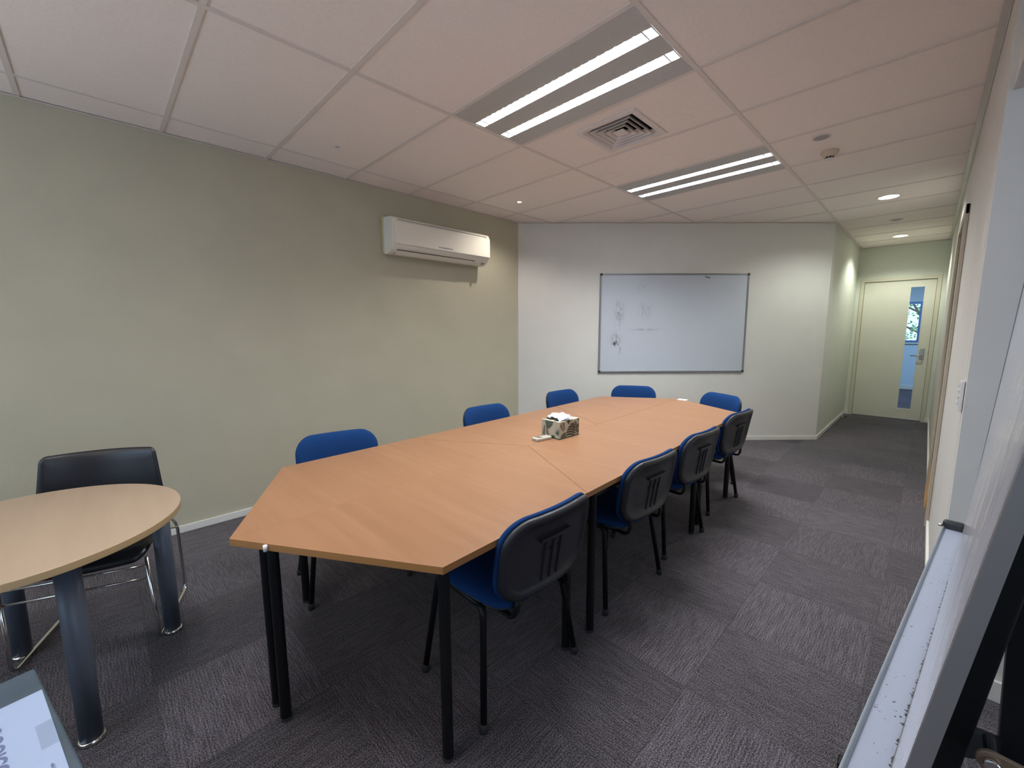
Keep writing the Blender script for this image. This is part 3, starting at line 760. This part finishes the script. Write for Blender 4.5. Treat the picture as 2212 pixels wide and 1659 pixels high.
# ------------------------------------------------------------------ things on the table
t = thing('tissue_box', 'green leaf-patterned tissue box standing on the beech table', 'tissue box', (1.739, .385, TZ), R(-1))
# local: near bottom corner at the origin; x to -.165, y to +.205
bw, bl, bh = .150, .200, .112
random.seed(4)
bm = BX(-bw, 0, 0, bl, 0, bh)
def leafpoly(bm, face, pts, mi, e=.0004):
    out = []
    for (a, z) in pts:
        z = min(max(z, .002), bh-.001)
        if face == 'x': a = min(max(a, .001), bl-.001); out.append((e, a, z))
        elif face == 'y': a = min(max(a, .001), bw-.001); out.append((-a, -e, z))
        else: out.append((-min(max(a, .001), bw-.001), min(max(z, .001), bl-.001), bh+e))
    uniq = []
    for p in out:
        if not uniq or (Vector(p)-Vector(uniq[-1])).length > 1e-4: uniq.append(p)
    if len(uniq) >= 3: 
        try: bm.faces.new([bm.verts.new(p) for p in uniq]).material_index = mi
        except ValueError: pass
def palm(bm, face, cx, cz, ang0, span, n, ln, mi):
    for k in range(n):
        a = R(ang0+span*(k/(n-1)-.5)); l = ln*(.75+.25*math.cos((k/(n-1)-.5)*PI)); w_ = .0032
        d = (math.cos(a), math.sin(a)); nn = (-d[1], d[0])
        leafpoly(bm, face, [(cx+d[0]*.004, cz+d[1]*.004), (cx+d[0]*l*.5+nn[0]*w_, cz+d[1]*l*.5+nn[1]*w_), (cx+d[0]*l, cz+d[1]*l), (cx+d[0]*l*.5-nn[0]*w_, cz+d[1]*l*.5-nn[1]*w_)], mi)
def frond(bm, face, cx, cz, ang0, ln, n, mi):
    d = (math.cos(R(ang0)), math.sin(R(ang0)))
    for k in range(n):
        px, pz = cx+d[0]*ln*k/n, cz+d[1]*ln*k/n; l = ln*.60*(1-.6*k/n)
        for s in (-1, 1):
            a = R(ang0+s*50); e = (math.cos(a), math.sin(a)); nn = (-e[1]*.0036, e[0]*.0036)
            leafpoly(bm, face, [(px, pz), (px+e[0]*l*.5+nn[0], pz+e[1]*l*.5+nn[1]), (px+e[0]*l, pz+e[1]*l), (px+e[0]*l*.5-nn[0], pz+e[1]*l*.5-nn[1])], mi)
def monstera(bm, face, cx, cz, ang0, ln, mi):
    d = Vector((math.cos(R(ang0)), math.sin(R(ang0)))); n = Vector((-d.y, d.x))
    for k in range(5):
        b0 = Vector((cx, cz))+d*ln*(k/5); b1 = Vector((cx, cz))+d*ln*((k+.8)/5)
        wl = ln*(.50, .56, .50, .40, .22)[k]
        for s in (-1, 1):
            o1 = b0+n*s*wl-d*ln*.10; o2 = b1+n*s*wl*.93-d*ln*.10
            mid = (o1+o2)/2+n*s*wl*.08
            leafpoly(bm, face, [tuple(b0), tuple(o1), tuple(mid), tuple(o2), tuple(b1)], mi)
palm(bm, 'x', .199, .045, 180, 190, 13, .058, 2); monstera(bm, 'x', .112, .014, 78, .082, 2); frond(bm, 'x', .022, .108, -68, .060, 6, 2)
monstera(bm, 'x', .034, -.004, 60, .052, 1); frond(bm, 'x', .150, .100, -75, .05, 7, 2); leafpoly(bm, 'x', [(.07, .11), (.09, .085), (.11, .111)], 1); leafpoly(bm, 'x', [(.175, .111), (.195, .088), (.199, .111)], 1)
palm(bm, 'y', .004, .022, 110, 150, 11, .062, 1); monstera(bm, 'y', .085, .118, -86, .062, 1); frond(bm, 'y', .112, .0, 88, .075, 7, 2); palm(bm, 'y', .05, .0, 90, 150, 8, .03, 1); palm(bm, 'y', .148, .06, 0, 140, 7, .035, 2)
monstera(bm, 't', .03, .02, 60, .05, 1); palm(bm, 't', .02, .19, -60, 160, 9, .05, 1); frond(bm, 't', .13, .17, -120, .07, 6, 1); palm(bm, 't', .13, .02, 60, 120, 8, .05, 1)
obj('carton', bm, [M_box, M_leaf, M_leaf2], t)
obj('base_band', BX(-bw-.0006, .0006, -.0006, bl+.0006, .0005, .007), pbr('dark_green_band', (.03, .05, .03), .6), t)
bm = bmesh.new(); NU, NV = 26, 16; grid = []
for i in range(NU+1):
    row = []
    for j in range(NV+1):
        a = i/NU*2-1; b = j/NV*2-1
        x = -bw/2+a*.078*(1-.25*b*b)+.008*math.sin(b*3); y = bl/2-.01+b*.062+.006*math.sin(a*5)
        z = bh+.002+.034*max(0, 1-a*a)**.6*(1-.55*b*b)+.007*noise.noise(Vector((a*4, b*4, 2)))*1.2+.004*math.sin(a*9+b*4)
        z = max(z, bh+.0015)
        row.append(bm.verts.new((x, y, z)))
    grid.append(row)
for i in range(NU):
    for j in range(NV): bm.faces.new((grid[i][j], grid[i+1][j], grid[i+1][j+1], grid[i][j+1]))
o = obj('tissue', bm, M_tissue, t, smooth=True); o.modifiers.new('s', 'SOLIDIFY').thickness = .0006
t = thing('remote_control', 'cream air conditioner remote lying against the tissue box', 'remote control', (1.655, .325, TZ), R(-9))
obj('body', BX(-.028, .028, -.068, .052, 0, .019), M_remote, t, bevel=.005, seg=3)
obj('screen', BX(-.020, .020, -.052, -.012, .0186, .0198), M_lcd, t)
for x, y in ((-.010, .008), (.010, .008), (-.010, .026), (.010, .026)): obj('button', BX(x-.005, x+.005, y-.004, y+.004, .0186, .0205), M_grille, t)
pw = Vector(P(4*A_+A_-.03, .012))
o = obj('paper_slip', BX(-.045, .045, -.03, .03, 0, .006), pbr('white_card', (.75, .74, .70), .6), None, loc=(1.660, 2.395, TZ))
tag(o, 'small white slip lying at the far point of the beech table', 'paper')

# ------------------------------------------------------------------ round table and black chair
RT = .706; cx, cy, rad = 1.082, -1.883, .462
t = thing('round_table', 'pale beech round table with thick slate-blue legs at the left', 'round table', (cx, cy, 0))
bm = lathe(bmesh.new(), [(0, RT-.026), (rad-.003, RT-.026)], 96)
bm.free(); bm = bmesh.new()
top = [(rad*math.cos(2*PI*k/96), rad*math.sin(2*PI*k/96)) for k in range(96)]
prism(bm, top, RT-.026, RT, 0, 1)
obj('tabletop', bm, [M_wood2, M_edge2], t, bevel=.002)
for (lx, ly) in ((1.393, -1.756), (.908, -1.486), (.643, -1.974), (1.17, -2.27)):
    lg = obj('leg', lathe(bmesh.new(), [(0, .008), (.031, .008), (.033, .3), (.034, RT-.0265), (0, RT-.0265)], 28, (lx-cx, ly-cy, 0)), M_slate, t, smooth=True)
    obj('foot_ring', lathe(bmesh.new(), [(0, 0), (.036, 0), (.0375, .006), (.036, .013), (.033, .016), (0, .016)], 28, (lx-cx, ly-cy, 0)), M_chrome, lg, smooth=True)

t = thing('visitor_chair', 'black leather visitor chair with chrome sled legs behind the round table', 'chair', (.66, -1.69, 0), R(-20-90))
# local: +y faces the table
def vback(x, y, d):
    k = 1-.16*(y+.19)/.38
    return Vector((x*k+.045, -.225-.12*(y+.17)+.045*(x/.24)**2+d, .625+y))
obj('backrest', cushion(.262, .19, .030, [(.18, .016), (.14, .016), (.10, .016), (.06, .016), (.03, .0155), (.012, .012), (.002, .006), (0, 0), (.005, -.008), (.03, -.011), (.08, -.011), (.13, -.0115), (.18, -.012)], vback), M_leather, t, smooth=True)
def vseat(x, y, d): return Vector((x, y+.02, .432+d+.016*(x/.24)**2-.03*max(0, (y-.12)/.1)**2))
obj('seat', cushion(.235, .225, .05, [(.18, .022), (.06, .021), (.015, .016), (0, .002), (.01, -.012), (.05, -.016), (.18, -.016)], vseat), M_leather, t, smooth=True)
for s in (-1, 1):
    pts = [(s*.235, .235, .42), (s*.243, .215, .012), (s*.243, -.195, .012), (s*.228, -.222, .38), (s*.19, -.225, .44)]
    obj('sled_leg', tube(bmesh.new(), arc_pts(pts, .035, 6), .0075, n=10), M_chrome, t, smooth=True)
for (y, z) in ((.232, .380), (.228, .318), (-.215, .36)):
    obj('cross_rod', tube(bmesh.new(), [(-.236, y, z), (.236, y, z)], .0048, n=8, up=Vector((0, 0, 1))), M_chrome, t, smooth=True)

# slate box with a taped sheet, bottom left
BZ = .50
e1 = Vector((.184, -.983)); e2 = Vector((.9775, .211))
p0_ = Vector((1.680, -1.820))
ang2 = math.atan2(e2.y, e2.x)
t = thing('storage_box', 'slate-blue plastic box lid with a taped white sheet, bottom left corner', 'box', (p0_.x, p0_.y, 0), ang2)
bx = bmesh.new(); prism(bx, [(0, 0), (0, -.42), (.62, -.42), (.62, 0)], 0, BZ-.03)
bmesh.ops.scale(bx, vec=(.97, .94, 1), verts=bx.verts, space=Matrix.Translation((-.31, .21, 0)))
obj('bin', bx, M_crate, t, bevel=.012, seg=3)
lid = obj('lid', prism(bmesh.new(), [(0, 0), (0, -.42), (.62, -.42), (.62, 0)], BZ-.0295, BZ), M_crate, t, bevel=.006, seg=3)
# sheet: corner at (.124,-.004), edge direction turned -2.2 deg
def S(a, b, z=0): 
    q = Matrix.Rotation(R(-2.2), 2) @ Vector((a, b)); return (.123+q.x, -.008+q.y, BZ+.0006+z)
bm = bmesh.new(); hexa(bm, [S(0, .003), S(.42, .003), S(.42, -.294), S(0, -.294)], [S(0, .003, .0005), S(.42, .003, .0005), S(.42, -.294, .0005), S(0, -.294, .0005)])
sheet = obj('paper_sheet', bm, M_paper, t)
bm = bmesh.new(); hexa(bm, [S(.14, -.024, .0006), S(.235, -.024, .0006), S(.235, .014, .0006), S(.14, .014, .0006)], [S(.14, -.024, .0009), S(.235, -.024, .0009), S(.235, .014, .0009), S(.14, .014, .0009)])
obj('tape', bm, M_tape, t)
def textobj(s_, size, loc, rz, name, mat, par, ext=.0003):
    cu = bpy.data.curves.new(name, 'FONT'); cu.body = s_; cu.size = size; cu.extrude = ext; cu.offset = .0012*size/.06
    tmp = bpy.data.objects.new('tmp', cu); C.objects.link(tmp); bpy.context.view_layer.update()
    me = bpy.data.meshes.new_from_object(tmp); bpy.data.objects.remove(tmp)
    o = bpy.data.objects.new(name, me); C.objects.link(o); me.materials.clear(); me.materials.append(mat)
    o.parent = par; o.location = loc; o.rotation_euler = (0, 0, rz); return o
textobj('OOOICO', .041, S(.071, -.0985, .0012), R(-2.2), 'lettering', M_ink, sheet)
textobj('a b i d e', .008, S(.295, -.018, .0012), R(-2.2), 'small_lettering', M_ink, sheet)

# ------------------------------------------------------------------ mobile whiteboard at the right
t = thing('mobile_whiteboard', 'white glossy whiteboard on a black stand, seen edge-on at the right', 'whiteboard', (0, 0, 0))
c0 = Vector((3.319, -1.183, .8)); c1 = Vector((3.457, .226, .8)); bdir = (c1-c0).normalized(); nrm = Vector((bdir.y, -bdir.x, 0))
LB = (c1-c0).length; HB = .98
def bp_(s_, h_, d_):
    th = R(7.2+(3.3-7.2)*s_/LB); e = Vector((0, 0, 1))*math.cos(th)+nrm*math.sin(th)
    return c0+bdir*s_+e*h_+nrm*d_
def slab(bm, s0, s1, h0, h1, d0, d1, n=8, m=4):
    for i in range(n):
        for j in range(m):
            a, b = s0+(s1-s0)*i/n, s0+(s1-s0)*(i+1)/n; g, h = h0+(h1-h0)*j/m, h0+(h1-h0)*(j+1)/m
            hexa(bm, [bp_(a, g, d0), bp_(b, g, d0), bp_(b, h, d0), bp_(a, h, d0)], [bp_(a, g, d1), bp_(b, g, d1), bp_(b, h, d1), bp_(a, h, d1)])
    bmesh.ops.remove_doubles(bm, verts=bm.verts, dist=1e-5)
    seen = {}
    dele = []
    for f_ in bm.faces:
        k = tuple(sorted(v.index for v in f_.verts))
    return bm
def sheet_(bm, s0, s1, h0, h1, d0, d1, n=10, m=6):
    F = [[bm.verts.new(bp_(s0+(s1-s0)*i/n, h0+(h1-h0)*j/m, d0)) for j in range(m+1)] for i in range(n+1)]
    B = [[bm.verts.new(bp_(s0+(s1-s0)*i/n, h0+(h1-h0)*j/m, d1)) for j in range(m+1)] for i in range(n+1)]
    for i in range(n):
        for j in range(m):
            bm.faces.new((F[i][j], F[i+1][j], F[i+1][j+1], F[i][j+1])); bm.faces.new((B[i][j], B[i][j+1], B[i+1][j+1], B[i+1][j]))
    for i in range(n):
        bm.faces.new((F[i][0], B[i][0], B[i+1][0], F[i+1][0])); bm.faces.new((F[i][m], F[i+1][m], B[i+1][m], B[i][m]))
    for j in range(m):
        bm.faces.new((F[0][j], F[0][j+1], B[0][j+1], B[0][j])); bm.faces.new((F[n][j], B[n][j], B[n][j+1], F[n][j+1]))
    return bm
def gloss_board():
    m, N, L, b = newmat('glossy_board_with_streaks')
    tc = N.new('ShaderNodeTexCoord'); mp = N.new('ShaderNodeMapping'); mp.inputs['Scale'].default_value = (9, 9, .9); L.new(tc.outputs['Object'], mp.inputs[0])
    n = N.new('ShaderNodeTexNoise'); n.inputs['Scale'].default_value = 5; n.inputs['Detail'].default_value = 4; L.new(mp.outputs[0], n.inputs[0])
    cr = N.new('ShaderNodeValToRGB'); cr.color_ramp.elements[0].position = .34; cr.color_ramp.elements[0].color = (.64, .65, .73, 1)
    cr.color_ramp.elements[1].position = .52; cr.color_ramp.elements[1].color = (.68, .69, .77, 1); L.new(n.outputs['Fac'], cr.inputs[0])
    L.new(cr.outputs[0], b.inputs['Base Color'])
    mr = N.new('ShaderNodeMapRange'); L.new(n.outputs['Fac'], mr.inputs[0]); mr.inputs[3].default_value = .09; mr.inputs[4].default_value = .13
    L.new(mr.outputs[0], b.inputs['Roughness']); b.inputs['Specular IOR Level'].default_value = .6
    return m
obj('board_panel', sheet_(bmesh.new(), .012, LB-.008, .006, HB, 0, .0112), gloss_board(), t, smooth=False)
obj('end_frame', sheet_(bmesh.new(), -.004, .012, .0, HB+.004, .0, .0115, 2, 6), M_alud, t)
obj('end_frame', sheet_(bmesh.new(), LB-.008, LB+.004, .0, HB+.004, -.0015, .020, 2, 6), M_alud, t)
obj('bottom_frame', sheet_(bmesh.new(), .012, LB-.008, .0, .006, -.001, .020, 6, 2), M_alud, t)
obj('top_frame', sheet_(bmesh.new(), -.004, LB+.004, HB, HB+.012, -.001, .020, 6, 2), M_alud, t)
def tray_mat():
    m, N, L, b = newmat('pen_tray_white_with_marker_dust')
    tc = N.new('ShaderNodeTexCoord')
    n = N.new('ShaderNodeTexNoise'); n.inputs['Scale'].default_value = 170; n.inputs['Detail'].default_value = 3; L.new(tc.outputs['Object'], n.inputs[0])
    n3 = N.new('ShaderNodeTexNoise'); n3.inputs['Scale'].default_value = 6; L.new(tc.outputs['Object'], n3.inputs[0])
    sp = N.new('ShaderNodeSeparateXYZ'); L.new(tc.outputs['Object'], sp.inputs[0])
    # distance from the board/tray crack, measured across the tray
    dx = math_(N, L, 'SUBTRACT', sp.outputs[0], c0.x); dy = math_(N, L, 'SUBTRACT', sp.outputs[1], c0.y)
    d = math_(N, L, 'ADD', math_(N, L, 'MULTIPLY', dx, -nrm.x), math_(N, L, 'MULTIPLY', dy, -nrm.y))
    near = math_(N, L, 'SUBTRACT', 1, math_(N, L, 'MINIMUM', math_(N, L, 'DIVIDE', d, .0055), 1))
    v = math_(N, L, 'MULTIPLY_ADD', near, .26, n.outputs['Fac']); v = math_(N, L, 'MULTIPLY_ADD', n3.outputs['Fac'], .20, v)
    v = math_(N, L, 'GREATER_THAN', v, .80)
    mx = N.new('ShaderNodeMix'); mx.data_type = 'RGBA'; L.new(v, mx.inputs[0])
    mx.inputs[6].default_value = (.37, .41, .50, 1); mx.inputs[7].default_value = (.035, .035, .04, 1)
    L.new(mx.outputs[2], b.inputs['Base Color']); b.inputs['Roughness'].default_value = .32
    return m
TW = .044
def tp(s_, d_, z_): return c0+bdir*s_-nrm*d_+Vector((0, 0, z_))
def tbox(bm, s0, s1, d0, d1, z0, z1):
    return hexa(bm, [tp(s0, d0, z0), tp(s1, d0, z0), tp(s1, d1, z0), tp(s0, d1, z0)], [tp(s0, d0, z1), tp(s1, d0, z1), tp(s1, d1, z1), tp(s0, d1, z1)])
bm = bmesh.new(); tbox(bm, -.02, LB-.022, .0012, TW, -.008, -.003)
tray = obj('pen_tray', bm, tray_mat(), t)
bm = bmesh.new()
hexa(bm, [tp(-.02, TW-.004, -.003), tp(LB-.022, TW-.004, -.003), tp(LB-.022, TW+.003, -.003), tp(-.02, TW+.003, -.003)],
     [tp(-.02, TW, .004), tp(LB-.022, TW, .004), tp(LB-.022, TW+.003, .004), tp(-.02, TW+.003, .004)])
obj('tray_lip', bm, pbr('tray_lip_grey', (.30, .34, .37), .35), tray, bevel=.0015)
bm = bmesh.new(); tbox(bm, LB-.024, LB+.004, -.0, TW+.004, -.016, .021)
obj('end_cap', bm, M_black, tray, bevel=.008, seg=3)
bm = bmesh.new(); tube(bm, [tp(LB-.012, TW+.004, .0), tp(LB-.012, TW+.012, .002)], .004, n=8, up=Vector((0, 0, 1)))
obj('clip_screw', bm, M_chrome, tray, smooth=True)
# stand
yp = -.70
def strut(name, mat, p, q, wx, wy, par=t, bev=.004):
    bm = bmesh.new(); p = Vector(p); q = Vector(q)
    hexa(bm, [(p.x, p.y, p.z), (p.x+wx, p.y, p.z), (p.x+wx, p.y+wy, p.z), (p.x, p.y+wy, p.z)], [(q.x, q.y, q.z), (q.x+wx, q.y, q.z), (q.x+wx, q.y+wy, q.z), (q.x, q.y+wy, q.z)])
    return obj(name, bm, mat, par, bevel=bev)
strut('front_post', M_bsteel, (3.394-.112*.66, yp, .03), (3.394+.112*.62, yp, 1.31), .032, .022)
strut('rear_post', M_bsteel, (3.545, -.20, .03), (3.500, -.20, 1.15), .045, .03)
bm = bmesh.new(); hexa(bm, [(3.424, -.698, .735), (3.424, -.678, .735), (3.53, -.205, .42), (3.53, -.225, .42)], [(3.424, -.698, .785), (3.424, -.678, .785), (3.53, -.205, .47), (3.53, -.225, .47)])
obj('side_rail', bm, M_bsteel, t)
for y in (-.70, -.05):
    obj('foot_bar', BX(3.18 if y < -.3 else 3.24, 3.66, y-.02, y+.025, .02, .05), M_bsteel, t, bevel=.006)
obj('base_rail', BX(3.50, 3.54, -.675, -.07, .02, .05), M_bsteel, t, bevel=.005)
for x, y in ((3.20, -.70), (3.64, -.70), (3.26, -.05), (3.64, -.05)):
    obj('castor', tube(bmesh.new(), [(x-.01, y, .012), (x+.01, y, .012)], .012, n=14, up=Vector((0, 0, 1))), M_black, t, smooth=True)
# bronze tilt lever with its bolt
yl_ = -.745
lv = bmesh.new()
pts = []
cxl, czl, rl_ = 3.4525, .785, .0165
for k in range(13): a = R(86+180*k/12); pts.append((cxl+rl_*math.cos(a), czl+rl_*math.sin(a)))
dxl, dzl = .150*math.cos(R(-4)), .150*math.sin(R(-4))
pts += [(cxl+rl_*math.cos(R(266))+dxl, czl+rl_*math.sin(R(266))+dzl), (cxl+rl_*math.cos(R(86))+dxl, czl+rl_*math.sin(R(86))+dzl)]
a = [lv.verts.new((x, yl_, z)) for x, z in pts]; b = [lv.verts.new((x, yl_+.008, z)) for x, z in pts]
lv.faces.new(a); lv.faces.new(b[::-1])
for i in range(len(a)): j = (i+1) % len(a); lv.faces.new((a[i], b[i], b[j], a[j]))
lever = obj('tilt_lever', lv, M_bronze, t, bevel=.002)
bm = tube(bmesh.new(), [(cxl, yl_-.009, czl), (cxl, yl_-.0005, czl)], .0095, n=20, up=Vector((0, 0, 1)))
obj('bolt', bm, M_chrome, lever, bevel=.002)
bm = tube(bmesh.new(), [(cxl, yl_+.008, czl), (cxl, -.69, czl)], .007, n=12, up=Vector((0, 0, 1)))
obj('bolt_shaft', bm, M_bsteel, lever)
# dark bin on the floor behind the stand
t = thing('waste_bin', 'dark grey-teal bin with a black rim behind the whiteboard stand', 'bin', (3.80, .38, 0))
bm = bmesh.new(); hexa(bm, [(-.12, -.12, 0), (.12, -.12, 0), (.12, .12, 0), (-.12, .12, 0)], [(-.15, -.15, .30), (.15, -.15, .30), (.15, .15, .30), (-.15, .15, .30)])
obj('bucket', bm, M_crate, t, bevel=.01)
bm = bmesh.new(); hexa(bm, [(-.155, -.155, .301), (.155, -.155, .301), (.155, .155, .301), (-.155, .155, .301)], [(-.16, -.16, .325), (.16, -.16, .325), (.16, .16, .325), (-.16, .16, .325)])
obj('rim', bm, M_black, t, bevel=.006)

# ------------------------------------------------------------------ tree outside the far window
random.seed(9)
bm = tube(bmesh.new(), [(3.2, 15.5, -1.5), (3.15, 15.5, 0), (3.3, 15.6, 1.4), (3.1, 15.5, 3.0)], .12, n=8)
for k in range(14):
    a = random.uniform(0, 2*PI); z = random.uniform(.3, 2.6); tube(bm, [(3.2, 15.5, z), (3.2+1.3*math.cos(a), 15.5+1.3*math.sin(a), z+.8)], .025, n=5)
tt = thing('tree', 'green leafy tree outside the window beyond the corridor door', 'tree', (0, 0, 0))
obj('trunk', bm, M_bark, tt)
bm = bmesh.new()
for k in range(2600):
    p = Vector((3.2+random.gauss(0, .95), 15.5+random.gauss(0, .8), 1.5+random.gauss(0, 1.0)))
    q = Matrix.Rotation(random.uniform(0, 6.3), 3, Vector((random.gauss(0, 1), random.gauss(0, 1), random.gauss(0, 1))).normalized())
    bm.faces.new([bm.verts.new(p+q@Vector(v)) for v in ((-.05, 0, 0), (0, -.025, 0), (.05, 0, 0), (0, .025, 0))])
o = obj('foliage', bm, M_leafs, tt)
